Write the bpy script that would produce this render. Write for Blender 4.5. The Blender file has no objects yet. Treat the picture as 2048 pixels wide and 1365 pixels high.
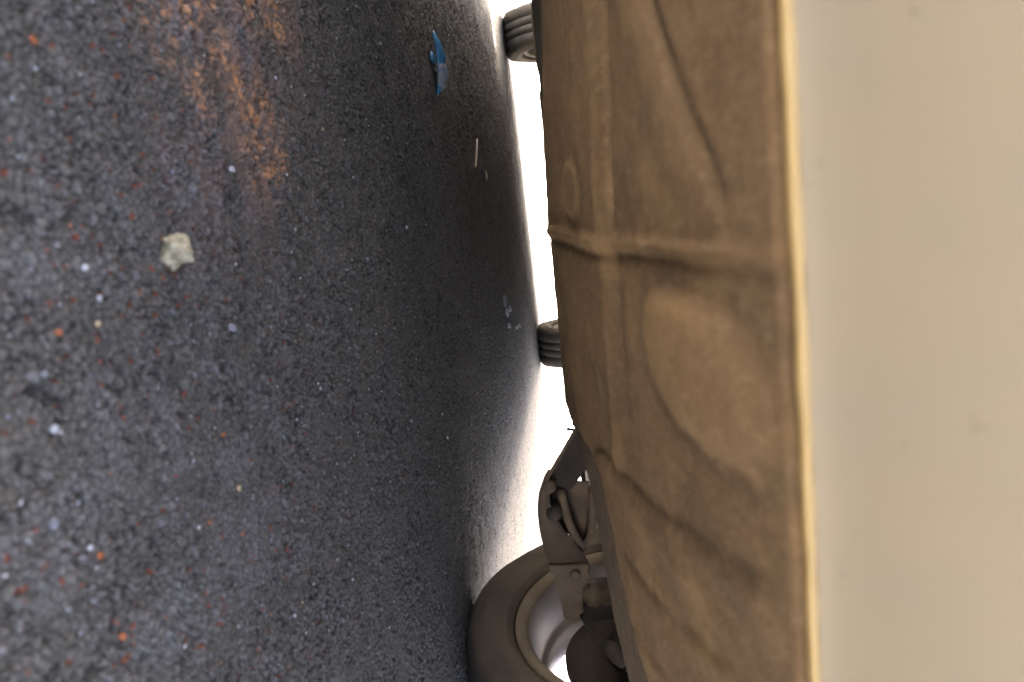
import bpy, bmesh, math, random
import numpy as np
from mathutils import Vector, Matrix, noise as mnoise

random.seed(7)
RNG = np.random.default_rng(7)
scene = bpy.context.scene
COL = scene.collection

# ------------------------------------------------------------------ camera
FWD = Vector((0.177891, 0.978873, -0.100812))
RGT = Vector((0.977209, -0.187784, -0.098997))
UPV = Vector((0.115836, 0.080903, 0.989968))
cam_d = bpy.data.cameras.new('camera')
cam = bpy.data.objects.new('camera', cam_d)
COL.objects.link(cam)
# the phone was held on its side: picture right is the world's up
m = Matrix.Identity(4)
for i in range(3):
    m[i][0] = UPV[i]
    m[i][1] = -RGT[i]
    m[i][2] = -FWD[i]
m[2][3] = 0.255
cam.matrix_world = m
cam_d.sensor_fit = 'HORIZONTAL'
cam_d.sensor_width = 36.0
cam_d.lens = 36.0 * 1500.0 / 2048.0
cam_d.clip_start = 0.01
cam_d.clip_end = 2000.0
cam_d.dof.use_dof = True
cam_d.dof.focus_distance = 1.45
cam_d.dof.aperture_fstop = 7.5
scene.camera = cam

# ------------------------------------------------------------------ sky, sun, exposure
SUN_EL = math.radians(46.0)
SUN_AZ = math.radians(-20.0)          # measured from +Y towards +X
world = bpy.data.worlds.new('World')
scene.world = world
world.use_nodes = True
wn = world.node_tree
wn.nodes.clear()
wo = wn.nodes.new('ShaderNodeOutputWorld')
wb = wn.nodes.new('ShaderNodeBackground')
ws = wn.nodes.new('ShaderNodeTexSky')
ws.sky_type = 'NISHITA'
ws.sun_disc = False
ws.sun_elevation = SUN_EL
ws.sun_rotation = SUN_AZ
ws.air_density = 0.3
ws.dust_density = 9.0
ws.ozone_density = 0.0
wb.inputs['Strength'].default_value = 0.15
wn.links.new(ws.outputs[0], wb.inputs[0])
wn.links.new(wb.outputs[0], wo.inputs[0])

sun_d = bpy.data.lights.new('sun', 'SUN')
sun_d.energy = 2.2
sun_d.angle = math.radians(0.53)
sun_d.color = (1.0, 0.93, 0.82)
sun = bpy.data.objects.new('sun', sun_d)
COL.objects.link(sun)
sd = Vector((math.sin(SUN_AZ) * math.cos(SUN_EL), math.cos(SUN_AZ) * math.cos(SUN_EL), math.sin(SUN_EL)))
sun.rotation_euler = (-sd).to_track_quat('-Z', 'Y').to_euler()

scene.view_settings.view_transform = 'Standard'
scene.view_settings.look = 'None'
scene.view_settings.exposure = 3.95
scene.view_settings.gamma = 1.0
scene.cycles.max_bounces = 10
scene.cycles.diffuse_bounces = 6
scene.cycles.use_denoising = True
scene.cycles.denoising_input_passes = 'RGB_ALBEDO_NORMAL'
scene.cycles.denoising_prefilter = 'ACCURATE'


# ------------------------------------------------------------------ helpers
def link(o, parent=None):
    COL.objects.link(o)
    if parent is not None:
        o.parent = parent
    return o


def mesh_obj(name, verts, faces, mat=None, parent=None, smooth=True):
    me = bpy.data.meshes.new(name)
    me.from_pydata([tuple(v) for v in verts], [], faces)
    me.update()
    if mat is not None:
        me.materials.append(mat)
    if smooth:
        me.polygons.foreach_set('use_smooth', [True] * len(me.polygons))
    return link(bpy.data.objects.new(name, me), parent)


def bm_obj(name, bm, mat=None, parent=None, smooth=False):
    bmesh.ops.recalc_face_normals(bm, faces=bm.faces)
    me = bpy.data.meshes.new(name)
    bm.to_mesh(me)
    bm.free()
    if mat is not None:
        me.materials.append(mat)
    if smooth:
        me.polygons.foreach_set('use_smooth', [True] * len(me.polygons))
    return link(bpy.data.objects.new(name, me), parent)


def tag(o, label, cat=None, group=None, kind=None):
    if label:
        o['label'] = label
    if cat:
        o['category'] = cat
    if group:
        o['group'] = group
    if kind:
        o['kind'] = kind
    return o


def empty(name, loc=(0, 0, 0), parent=None):
    o = bpy.data.objects.new(name, None)
    o.location = loc
    o.empty_display_size = 0.1
    return link(o, parent)


def grid_mesh(name, X, Y, Z, mat, parent=None, keep=None):
    """structured grid (ny, nx) -> mesh object, fast"""
    ny, nx = X.shape
    co = np.stack([X, Y, Z], -1).reshape(-1, 3).astype(np.float32)
    idx = np.arange(nx * ny).reshape(ny, nx)
    q = np.stack([idx[:-1, :-1], idx[:-1, 1:], idx[1:, 1:], idx[1:, :-1]], -1).reshape(-1, 4)
    if keep is not None:
        k = keep[:-1, :-1] & keep[:-1, 1:] & keep[1:, 1:] & keep[1:, :-1]
        q = q[k.reshape(-1)]
    me = bpy.data.meshes.new(name)
    me.vertices.add(len(co))
    me.vertices.foreach_set('co', co.reshape(-1))
    me.loops.add(len(q) * 4)
    me.loops.foreach_set('vertex_index', q.reshape(-1).astype(np.int32))
    me.polygons.add(len(q))
    me.polygons.foreach_set('loop_start', (np.arange(len(q)) * 4).astype(np.int32))
    me.polygons.foreach_set('use_smooth', np.ones(len(q), dtype=bool))
    me.update(calc_edges=True)
    if mat is not None:
        me.materials.append(mat)
    return link(bpy.data.objects.new(name, me), parent)


def add_attr(o, name, arr):
    a = o.data.attributes.new(name, 'FLOAT', 'POINT')
    a.data.foreach_set('value', np.ascontiguousarray(arr, dtype=np.float32).reshape(-1))


def tube(name, pts, rad, mat, parent=None, seg=14, caps=True):
    """swept tube with a radius at each point"""
    pts = [Vector(p) for p in pts]
    if not isinstance(rad, (list, tuple)):
        rad = [rad] * len(pts)
    V, F = [], []
    ref = Vector((0.3, 0.2, 1)).normalized()
    n = len(pts)
    for i, p in enumerate(pts):
        t = (pts[min(i + 1, n - 1)] - pts[max(i - 1, 0)]).normalized()
        a = t.cross(ref)
        if a.length < 1e-4:
            a = t.cross(Vector((1, 0, 0)))
        a.normalize()
        b = t.cross(a)
        for k in range(seg):
            g = 2 * math.pi * k / seg
            V.append(p + (a * math.cos(g) + b * math.sin(g)) * rad[i])
    for i in range(n - 1):
        for k in range(seg):
            k2 = (k + 1) % seg
            F.append((i * seg + k, i * seg + k2, (i + 1) * seg + k2, (i + 1) * seg + k))
    if caps:
        F.append(tuple(reversed(range(seg))))
        F.append(tuple((n - 1) * seg + k for k in range(seg)))
    return mesh_obj(name, V, F, mat, parent)


def smooth_path(pts, n=24):
    """Catmull-Rom through pts"""
    P = [Vector(p) for p in pts]
    P = [P[0] * 2 - P[1]] + P + [P[-1] * 2 - P[-2]]
    out = []
    segs = len(P) - 3
    per = max(2, n // segs)
    for i in range(segs):
        for j in range(per):
            t = j / per
            a, b, c, d = P[i:i + 4]
            out.append(0.5 * ((2 * b) + (c - a) * t + (2 * a - 5 * b + 4 * c - d) * t * t + (3 * b - a - 3 * c + d) * t ** 3))
    out.append(P[-2])
    return out


def lathe_x(name, prof, mat, parent=None, seg=72, closed=True):
    """profile of (axial x, radius) turned about the local X axis"""
    V, F = [], []
    n = len(prof)
    for k in range(seg):
        g = 2 * math.pi * k / seg
        for a, r in prof:
            V.append((a, r * math.cos(g), r * math.sin(g)))
    m_ = n if closed else n - 1
    for k in range(seg):
        k2 = (k + 1) % seg
        for i in range(m_):
            j = (i + 1) % n
            F.append((k * n + i, k * n + j, k2 * n + j, k2 * n + i))
    return mesh_obj(name, V, F, mat, parent)


def box(name, lo, hi, mat, parent=None, bevel=0.0, segs=2):
    bm = bmesh.new()
    bmesh.ops.create_cube(bm, size=1.0)
    for v in bm.verts:
        v.co = Vector(((lo[0] + hi[0]) / 2 + v.co.x * (hi[0] - lo[0]), (lo[1] + hi[1]) / 2 + v.co.y * (hi[1] - lo[1]), (lo[2] + hi[2]) / 2 + v.co.z * (hi[2] - lo[2])))
    if bevel:
        bmesh.ops.bevel(bm, geom=list(bm.edges), offset=bevel, segments=segs, affect='EDGES', profile=0.7)
    return bm_obj(name, bm, mat, parent, smooth=False)


def hash2(ix, iy, seed):
    h = (ix.astype(np.int64) * 374761393 + iy.astype(np.int64) * 668265263 + seed * 1274126177) & 0xFFFFFFFF
    h = ((h ^ (h >> 13)) * 1274126177) & 0xFFFFFFFF
    h = (h ^ (h >> 16)) & 0xFFFFFFFF
    h = (h * 2246822519) & 0xFFFFFFFF
    h = (h ^ (h >> 15)) & 0xFFFFFFFF
    return h / 4294967296.0


def vnoise(x, y, seed=0):
    ix, iy = np.floor(x), np.floor(y)
    fx, fy = x - ix, y - iy
    fx = fx * fx * fx * (fx * (fx * 6 - 15) + 10)
    fy = fy * fy * fy * (fy * (fy * 6 - 15) + 10)
    a = hash2(ix, iy, seed); b = hash2(ix + 1, iy, seed)
    c = hash2(ix, iy + 1, seed); d = hash2(ix + 1, iy + 1, seed)
    return (a * (1 - fx) + b * fx) * (1 - fy) + (c * (1 - fx) + d * fx) * fy


def fbm(x, y, octv=4, seed=0):
    s, a, n = 0.0, 1.0, 0.0
    for o in range(octv):
        s = s + a * vnoise(x * 2 ** o + 17.3 * o, y * 2 ** o - 9.1 * o, seed + o)
        n += a
        a *= 0.5
    return s / n


def worley(x, y, seed=0):
    """F1, F2 and a random number of the nearest cell"""
    ix, iy = np.floor(x), np.floor(y)
    f1 = np.full(x.shape, 9.0); f2 = f1.copy(); cid = np.zeros(x.shape)
    for dx in (-1, 0, 1):
        for dy in (-1, 0, 1):
            cx, cy = ix + dx, iy + dy
            px = cx + hash2(cx, cy, seed); py = cy + hash2(cx, cy, seed + 1)
            d = (px - x) ** 2 + (py - y) ** 2
            c = hash2(cx, cy, seed + 2)
            n1 = d < f1
            f2 = np.where(n1, f1, np.minimum(f2, d))
            cid = np.where(n1, c, cid)
            f1 = np.where(n1, d, f1)
    return np.sqrt(f1), np.sqrt(f2), cid


def sstep(a, b, x):
    t = np.clip((x - a) / (b - a), 0, 1)
    return t * t * (3 - 2 * t)


def poly_dist(x, y, pts):
    """distance to a polyline, its parameter 0..1, and the side"""
    best = np.full(x.shape, 1e9); par = np.zeros(x.shape); side = np.zeros(x.shape)
    n = len(pts) - 1
    for i in range(n):
        ax, ay = pts[i][:2]; bx, by = pts[i + 1][:2]
        dx, dy = bx - ax, by - ay
        L = dx * dx + dy * dy
        t = np.clip(((x - ax) * dx + (y - ay) * dy) / L, 0, 1)
        qx, qy = ax + t * dx, ay + t * dy
        d = np.hypot(x - qx, y - qy)
        mk = d < best
        best = np.where(mk, d, best)
        par = np.where(mk, (i + t) / n, par)
        side = np.where(mk, np.sign(dx * (y - ay) - dy * (x - ax)), side)
    return best, par, side


# ------------------------------------------------------------------ materials
class NT:
    def __init__(self, name):
        self.mat = bpy.data.materials.new(name)
        self.mat.use_nodes = True
        self.t = self.mat.node_tree
        self.b = self.t.nodes['Principled BSDF']

    def n(self, typ, **kw):
        nd = self.t.nodes.new(typ)
        for k, v in kw.items():
            if k in nd.inputs:
                nd.inputs[k].default_value = v
            else:
                setattr(nd, k, v)
        return nd

    def l(self, a, b):
        self.t.links.new(a, b)

    def noise(self, scale, detail=4, rough=0.55, coord='Object', stretch=None):
        tc = self.n('ShaderNodeTexCoord')
        src = tc.outputs[coord]
        if stretch:
            mp = self.n('ShaderNodeMapping')
            mp.inputs['Scale'].default_value = stretch
            self.l(src, mp.inputs[0])
            src = mp.outputs[0]
        nz = self.n('ShaderNodeTexNoise')
        nz.inputs['Scale'].default_value = scale
        nz.inputs['Detail'].default_value = detail
        nz.inputs['Roughness'].default_value = rough
        self.l(src, nz.inputs['Vector'])
        return nz.outputs['Fac']

    def ramp(self, fac, stops):
        r = self.n('ShaderNodeValToRGB')
        el = r.color_ramp.elements
        while len(el) < len(stops):
            el.new(0.5)
        for e, (p, c) in zip(el, stops):
            e.position = p
            e.color = (*c, 1) if len(c) == 3 else c
        self.l(fac, r.inputs[0])
        return r.outputs[0]

    def mix(self, fac, a, b, mode='MIX'):
        x = self.n('ShaderNodeMix', data_type='RGBA', blend_type=mode)
        for s, v in ((x.inputs[0], fac), (x.inputs[6], a), (x.inputs[7], b)):
            if hasattr(v, 'is_output'):
                self.l(v, s)
            elif isinstance(v, (int, float)):
                s.default_value = v
            else:
                s.default_value = (*v, 1)
        return x.outputs[2]

    def attr(self, name):
        return self.n('ShaderNodeAttribute', attribute_name=name).outputs['Fac']

    def bump(self, h, strength, dist):
        b = self.n('ShaderNodeBump')
        b.inputs['Strength'].default_value = strength
        b.inputs['Distance'].default_value = dist
        self.l(h, b.inputs['Height'])
        return b

    def col(self, c):
        if hasattr(c, 'is_output'):
            self.l(c, self.b.inputs['Base Color'])
        else:
            self.b.inputs['Base Color'].default_value = (*c, 1)

    def set(self, **kw):
        for k, v in kw.items():
            self.b.inputs[k.replace('_', ' ')].default_value = v


def simple(name, c1, c2, scale=20, rough=0.7, bump=0.0, bscale=None, metallic=0.0, spec=0.4, stretch=None):
    t = NT(name)
    f = t.noise(scale, 5, 0.6, stretch=stretch)
    t.col(t.ramp(f, [(0.32, c1), (0.68, c2)]))
    t.set(Roughness=rough, Metallic=metallic)
    t.b.inputs['Specular IOR Level'].default_value = spec
    if bump:
        bp = t.bump(t.noise(bscale or scale * 4, 4), 0.6, bump)
        t.l(bp.outputs[0], t.b.inputs['Normal'])
    return t.mat


# asphalt with the relief carried by the mesh; attributes hold what each stone is
def asphalt_material(name, attrs):
    t = NT(name)
    big = t.noise(3.0, 4)
    fine = t.noise(900.0, 3)
    med = t.noise(140.0, 4)
    base = t.ramp(med, [(0.3, (0.196, 0.178, 0.134)), (0.55, (0.235, 0.214, 0.162)), (0.75, (0.279, 0.255, 0.193))])
    base = t.mix(t.ramp(big, [(0.35, (0.000, 0.000, 0.000)), (0.7, (0.464, 0.455, 0.427))]), base, (0.201, 0.181, 0.143))
    base = t.mix(0.45, base, t.ramp(fine, [(0.35, (0.103, 0.096, 0.081)), (0.65, (0.360, 0.338, 0.285))]))
    if attrs:
        tone = t.attr('tone')
        base = t.mix(tone, base, (0.44, 0.425, 0.395))
        base = t.mix(t.attr('binder'), base, (0.045, 0.042, 0.039))
        base = t.mix(t.attr('pale'), base, (0.34, 0.33, 0.33))
        base = t.mix(t.attr('red'), base, (0.36, 0.10, 0.045))
        base = t.mix(t.attr('brown'), base, (0.40, 0.285, 0.225))
        base = t.mix(t.attr('orange'), base, (0.80, 0.42, 0.20))
        base = t.mix(t.attr('scuff'), base, (0.36, 0.34, 0.33))
    hs = None
    if not attrs:                                        # the same stones, drawn by the shader where no relief mesh reaches
        tc = t.n('ShaderNodeTexCoord')
        for scl, k in ((178.0, 0.5), (345.0, 0.4)):
            v1 = t.n('ShaderNodeTexVoronoi', feature='F1')
            v1.inputs['Scale'].default_value = scl
            v2 = t.n('ShaderNodeTexVoronoi', feature='DISTANCE_TO_EDGE')
            v2.inputs['Scale'].default_value = scl
            t.l(tc.outputs['Object'], v1.inputs['Vector'])
            t.l(tc.outputs['Object'], v2.inputs['Vector'])
            base = t.mix(t.ramp(v1.outputs['Color'], [(0.5, (0, 0, 0)), (1.0, (0.4, 0.4, 0.4))]), base, (0.44, 0.425, 0.395))
            base = t.mix(t.ramp(v2.outputs['Distance'], [(0.0, (k, k, k)), (0.22, (0, 0, 0))]), base, (0.045, 0.042, 0.039))
            e_ = t.ramp(v2.outputs['Distance'], [(0.0, (0, 0, 0)), (0.3, (1, 1, 1))])
            e_ = t.mix(0.45, e_, v1.outputs['Color'])
            hs = e_ if hs is None else t.mix(0.4, hs, e_)
        pn = t.noise(210.0, 3)
        base = t.mix(t.ramp(pn, [(0.33, (0.4, 0.4, 0.4)), (0.45, (0, 0, 0))]), base, (0.045, 0.042, 0.039))
    t.col(base)
    t.set(Roughness=0.9)
    t.b.inputs['Specular IOR Level'].default_value = 0.22
    h = t.mix(0.5, t.noise(260.0, 5, 0.65), t.noise(1100.0, 3))
    if hs is not None:
        h = t.mix(0.65, h, hs)
    bp = t.bump(h, 1.0, 0.0035 if attrs else 0.006)
    t.l(bp.outputs[0], t.b.inputs['Normal'])
    return t.mat


M = {}
M['asphalt'] = asphalt_material('asphalt', True)
M['asphalt_far'] = asphalt_material('asphalt_far', False)
M['concrete'] = simple('concrete', (0.50, 0.48, 0.44), (0.62, 0.60, 0.55), 2.2, 0.85, 0.002, 60)
M['kerb'] = simple('kerb_concrete', (0.55, 0.47, 0.33), (0.64, 0.56, 0.42), 6, 0.85, 0.002, 60)
M['rubber'] = simple('rubber', (0.030, 0.029, 0.028), (0.045, 0.043, 0.041), 30, 0.72, 0.0006, 160, spec=0.35)


def dusty_rubber():
    t = NT('dusty_rubber')
    f = t.noise(9, 6, 0.65)
    s = t.noise(30, 4, 0.6, stretch=(1, 6, 6))
    dust = t.ramp(f, [(0.2, (0.20, 0.155, 0.11)), (0.62, (0.135, 0.108, 0.08)), (0.85, (0.075, 0.065, 0.055))])
    c = t.mix(t.ramp(s, [(0.4, (0, 0, 0)), (0.8, (0.4, 0.4, 0.4))]), dust, (0.07, 0.06, 0.052))
    t.col(c)
    t.set(Roughness=0.9)
    t.b.inputs['Specular IOR Level'].default_value = 0.2
    bp = t.bump(t.noise(120, 4), 0.4, 0.001)
    t.l(bp.outputs[0], t.b.inputs['Normal'])
    return t.mat


M['dusty_rubber'] = dusty_rubber()


def tyre_material():
    """tread rubber dark, sidewall dusty (attribute dust)"""
    t = NT('tyre_rubber')
    f = t.noise(9.680, 5.280, 0.546)
    dust = t.ramp(f, [(0.25, (0.141, 0.115, 0.087)), (0.55, (0.107, 0.089, 0.069)), (0.8, (0.068, 0.058, 0.049))])
    tread = t.ramp(t.noise(40, 4), [(0.3, (0.044, 0.042, 0.040)), (0.7, (0.062, 0.059, 0.055))])
    t.col(t.mix(t.attr('dust'), tread, dust))
    t.set(Roughness=0.85)
    t.b.inputs['Specular IOR Level'].default_value = 0.3
    bp = t.bump(t.noise(150, 4), 0.4, 0.0008)
    t.l(bp.outputs[0], t.b.inputs['Normal'])
    return t.mat


M['tyre'] = tyre_material()


def undertray_material():
    t = NT('dusty_undertray')
    f1 = t.noise(16, 6, 0.62)
    f2 = t.noise(55, 5, 0.7)
    f3 = t.noise(260, 3, 0.6)
    c = t.ramp(f1, [(0.28, (0.140, 0.092, 0.053)), (0.5, (0.175, 0.117, 0.069)), (0.72, (0.206, 0.142, 0.084))])
    c = t.mix(t.ramp(f2, [(0.42, (0, 0, 0)), (0.75, (0.5, 0.5, 0.5))]), c, (0.127, 0.084, 0.051))
    c = t.mix(t.ramp(f3, [(0.42, (0, 0, 0)), (0.7, (0.7, 0.7, 0.7))]), c, (0.222, 0.154, 0.094))
    c = t.mix(t.ramp(t.noise(420, 2, .6), [(0.5, (0, 0, 0)), (0.72, (0.75, 0.75, 0.75))]), c, (0.106, 0.070, 0.042))
    c = t.mix(t.attr('grey'), c, (0.093, 0.073, 0.048))  # painted shade of grooves and edges, with random darker blotches
    c = t.mix(t.attr('lit_and_dust'), c, (0.275, 0.186, 0.096))  # painted light on ridges and boss, with random paler dust
    c = t.mix(t.ramp(t.noise(130, 5, .75), [(0.46, (0, 0, 0)), (0.66, (0.38, 0.38, 0.38))]), c, (0.135, 0.095, 0.064))
    c = t.mix(t.ramp(t.noise(150, 4, .7, stretch=(1, .45, 1)), [(0.5, (0, 0, 0)), (0.72, (0.36, 0.36, 0.36))]), c, (0.33, 0.245, 0.155))
    bare = t.ramp(f2, [(0.3, (0.075, 0.058, 0.045)), (0.7, (0.125, 0.10, 0.08))])
    c = t.mix(t.attr('dust'), bare, c)
    t.col(c)
    t.set(Roughness=0.95)
    t.b.inputs['Specular IOR Level'].default_value = 0.15
    h = t.mix(0.5, f2, f3)
    h = t.mix(0.35, h, t.noise(620, 3, .7))
    bp = t.bump(h, 1.0, 0.0032)
    t.l(bp.outputs[0], t.b.inputs['Normal'])
    return t.mat


M['undertray'] = undertray_material()


def paint_material():
    t = NT('cream_paint')
    f = t.noise(6, 4, 0.5)
    c = t.ramp(f, [(0.3, (0.218, 0.188, 0.136)), (0.7, (0.239, 0.208, 0.152))])
    st = t.noise(22, 5, 0.6, stretch=(1, 1, .3))
    c = t.mix(t.ramp(st, [(0.45, (0, 0, 0)), (0.8, (0.5, 0.5, 0.5))]), c, (0.20, 0.185, 0.155))
    sp = t.noise(95, 2, 0.5)
    c = t.mix(t.ramp(sp, [(0.68, (0, 0, 0)), (0.76, (0.35, 0.35, 0.35))]), c, (0.13, 0.105, 0.075))
    t.col(c)
    t.set(Roughness=0.42)
    t.b.inputs['Coat Weight'].default_value = 0.5
    t.b.inputs['Coat Roughness'].default_value = 0.12
    return t.mat


M['paint'] = paint_material()
M['lip'] = simple('lit_bumper_lip', (0.361, 0.264, 0.114), (0.392, 0.292, 0.135), 14, 0.5)  # lighter, yellower colour stands in for light caught along the lip
M['black_plastic'] = simple('black_plastic', (0.018, 0.017, 0.016), (0.03, 0.028, 0.026), 12, 0.6, 0.0004, 200)
M['dark_metal'] = simple('dirty_dark_metal', (0.012, 0.010, 0.008), (0.024, 0.020, 0.016), 25, 0.75, 0.0006, 140)
M['brown_metal'] = simple('dusty_brown_metal', (0.043, 0.033, 0.025), (0.070, 0.054, 0.042), 22, 0.85, 0.0008, 160, spec=0.25)
M['light_metal'] = simple('dusty_light_metal', (0.073, 0.058, 0.044), (0.103, 0.083, 0.063), 26, 0.85, 0.0008, 160, spec=0.25)
M['rim'] = simple('dusty_silver_rim', (0.205, 0.180, 0.164), (0.260, 0.236, 0.220), 9, 0.5, 0.0003, 120, metallic=0.25)
M['rim_dust'] = simple('dusty_rim_edge', (0.144, 0.114, 0.081), (0.204, 0.168, 0.126), 14, 0.75, 0.0004, 120)
M['disc'] = simple('rusty_brake_disc', (0.017, 0.012, 0.011), (0.030, 0.020, 0.017), 18, 0.8, 0.0004, 120)
M['boot'] = simple('dusty_rubber_boot', (0.053, 0.042, 0.032), (0.078, 0.062, 0.046), 26, 0.85, 0.0006, 160, spec=0.2)
M['floor_coat'] = simple('floor_underseal', (0.055, 0.045, 0.037), (0.105, 0.085, 0.066), 14, 0.85, 0.001, 90)
M['glass'] = simple('dark_car_glass', (0.012, 0.014, 0.015), (0.016, 0.018, 0.02), 4, 0.05)
M['lamp'] = simple('headlamp_lens', (0.55, 0.55, 0.55), (0.7, 0.7, 0.7), 14, 0.12)
M['red_lamp'] = simple('tail_lamp_lens', (0.3, 0.01, 0.01), (0.4, 0.02, 0.015), 14, 0.12)

# ------------------------------------------------------------------ the ground
# the tarmac in front of and under the car, its stones in relief
NA, NR = 1060, 1100
ang = np.radians(np.linspace(-36, 48, NA))
rad = 0.23 * (4.5 / 0.23) ** np.linspace(0, 1, NR)
AA, RR = np.meshgrid(ang, rad)
GX = np.sin(AA) * RR
GY = np.cos(AA) * RR
sc_ = 1 / 0.0056
wx = GX + 0.0022 * (vnoise(GX * 170, GY * 170, 51) - 0.5)
wy = GY + 0.0022 * (vnoise(GX * 170, GY * 170, 52) - 0.5)
f1, f2, cid = worley(wx * sc_, wy * sc_, 11)
f1b, f2b, cidb = worley(wx / 0.0029 + 40, wy / 0.0029, 21)
edge = np.clip((f2 - f1) * 1.6, 0, 1)
edgeb = np.clip((f2b - f1b) * 1.8, 0, 1)
cover = fbm(GX * 26, GY * 26, 4, 5)                       # where binder has filled the gaps
pitn = fbm(GX * 210, GY * 210, 3, 31)
height = (0.0011 * np.sqrt(edge) + 0.0008 * np.sqrt(edgeb) + 0.0017 * (cid - 0.5) + 0.0009 * (cidb - 0.5))
height *= 0.8 + 0.6 * sstep(0.35, 0.7, cover)
pit = sstep(0.50, 0.30, pitn) * sstep(0.40, 0.60, fbm(GX * 40 + 9, GY * 40, 3, 61))
height -= 0.0020 * pit * (1 - 0.45 * sstep(0.9, 0.4, RR))
height += 0.0022 * (fbm(GX * 9, GY * 9, 3, 71) - 0.5) + 0.006 * (fbm(GX * 2.2, GY * 2.2, 2, 81) - 0.5)
fade = sstep(-36, -32, np.degrees(AA)) * sstep(48, 44, np.degrees(AA)) * sstep(4.3, 3.7, RR) * sstep(0.23, 0.245, RR)
GZ = (height - 0.0006) * fade - 0.0027 * (1 - fade)
near = sstep(1.1, 0.45, RR)
tone = np.clip((cid - 0.5) * 0.75, 0, 1) * (0.35 + 0.5 * edge) * (0.5 + 0.5 * sstep(0.3, 0.6, cover)) + 0.35 * np.clip(cidb - 0.6, 0, 1) * edgeb
tone = np.clip(tone + 0.28 * near * sstep(0.45, 0.7, fbm(GX * 34, GY * 34, 4, 91)), 0, 1)
binder = np.clip(0.38 * pit + 0.5 * (1 - edge) ** 3 + 0.45 * (1 - edgeb) ** 3, 0, 1)
pale = ((cidb > 0.9955) & (edgeb > 0.25)).astype(float) * 0.85 + ((cid > 0.984) & (edge > 0.2)) * 0.3
side = sstep(0.9, 0.42, RR) * sstep(0.42, 0.62, fbm(GX * 8 + 3, GY * 8, 3, 15))
red = ((cidb < 0.013 * (0.25 + 1.6 * side)) & (edgeb > 0.2)).astype(float) * 0.85


def blobs(pts, sx, sy):
    s = np.zeros(GX.shape)
    for x, y, w in pts:
        s = np.maximum(s, w * np.exp(-((GX - x) / sx) ** 2 - ((GY - y) / sy) ** 2))
    return s


tx = fbm(GX * 95 + GY * 30, GY * 110, 4, 101)
tx2 = fbm(GX * 330, GY * 330, 3, 111)
bl = blobs([(-.187, .703, 1), (-.2, .69, .9), (-.183, .722, .6), (-.095, .615, .95), (-.102, .645, .6), (-.061, .637, 1), (-.066, .65, .8),
            (-.052, .615, .6), (-.068, .614, .5), (-.158, .525, .9), (-.16, .54, .9), (-.152, .495, .5), (-.139, .575, .8), (-.131, .49, .5), (-.12, .535, .45),
            (-.104, .53, .4), (-.172, .515, .8), (-.166, .548, .9), (-.175, .57, .6), (-.19, .66, .7), (-.205, .71, .8), (-.15, .56, .6), (-.12, .6, .5), (-.085, .60, .6), (-.11, .635, .5)], 0.018, 0.022)
orange = np.clip(sstep(0.38, 0.72, tx * 0.55 + tx2 * 0.45) * bl * 1.4, 0, 0.9)
bw = blobs([(-.161, .611, .9), (-.15, .617, 1), (-.143, .625, .8), (-.154, .544, .9), (-.142, .536, .8), (-.155, .52, .9), (-.05, .469, .8), (-.044, .478, 1), (-.035, .488, .8),
            (-.028, .517, .6), (-.148, .575, .6), (-.03, .5, .6)], 0.013, 0.014)
scuff = np.clip(sstep(0.42, 0.66, fbm(GX * 90 + 5, GY * 150, 4, 121) * 0.6 + 0.4 * tx2) * bw * 1.3, 0, 0.85)
bb = blobs([(-.187, .626, 1), (-.147, .619, 1), (-.109, .622, 1), (-.066, .60, .9), (-.126, .68, .7), (-.199, .75, .6), (-.046, .53, .5), (-.17, .54, .8), (-.1, .56, .6), (-.2, .58, .9), (-.2, .68, .9)], 0.055, 0.06)
brown = np.clip(bb * sstep(0.30, 0.70, fbm(GX * 45, GY * 45, 4, 131)) * 0.85, 0, 0.85)
grain = (0.25 + 0.75 * edge) * np.where(cid > .3, 1.0, .25) * np.where(cidb > .25, 1.0, .4)
orange = np.clip(orange * grain * 3.2, 0, .95)
scuff = np.clip(scuff * (0.4 + 0.6 * edge) * 1.3, 0, .9)
ground = grid_mesh('tarmac', GX, GY, GZ, M['asphalt'])
tag(ground, 'dark grey coarse tarmac under and in front of the car', None, None, 'structure')
for nm, ar in (('tone', tone), ('binder', binder), ('pale', pale), ('red', red), ('orange', orange), ('scuff', scuff), ('brown', brown)):
    add_attr(ground, nm, ar)

# the wider lot, a few millimetres lower, with the pale concrete behind the car
def sheet(name, pts, z, mat, label):
    o = mesh_obj(name, [(x, y, z) for x, y in pts], [tuple(range(len(pts)))], mat, None, False)
    return tag(o, label, None, None, 'structure')


ASPH_EDGE = [(-60.0, -3.0), (-1.0, 4.12), (1.6, 4.62), (60.0, 14.0)]
sheet('ground', [(-900, -900), (900, -900), (900, 900), (-900, 900)], -0.003, M['asphalt_far'], 'grey tarmac of the wider lot reaching the horizon')
def paving(name, pts, label):
    n = len(pts)
    o = mesh_obj(name, [(x, y, .003) for x, y in pts] + [(x, y, -.05) for x, y in pts], [tuple(range(n))] + [(i, i + n, (i + 1) % n + n, (i + 1) % n) for i in range(n)], M['concrete'], None, False)
    return tag(o, label, None, None, 'structure')


paving('concrete_apron', [(-60.0, 4.06), (-1.10, 4.06), (1.56, 4.56), (60.0, 4.56), (60, 90), (-60, 90)], 'sunlit pale concrete apron behind the car')
paving('bounce_paving', [(-60, -60), (60, -60), (60, 4.56), (1.56, 4.56), (1.56, -3.2), (-1.10, -3.2), (-1.10, 4.06), (-60, 4.06)], 'added pale concrete paving round the tarmac bay, bouncing light under the car')  # added, mostly out of view, to bounce sunlight onto the underside

# ------------------------------------------------------------------ the car
XC = -0.02
car = empty('parked_car', (XC, 2.4, 0))
tag(car, 'cream car with a dusty tan underside, seen from the ground at its front bumper', 'car')
CARINV = Matrix.Translation((-XC, -2.4, 0))


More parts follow.
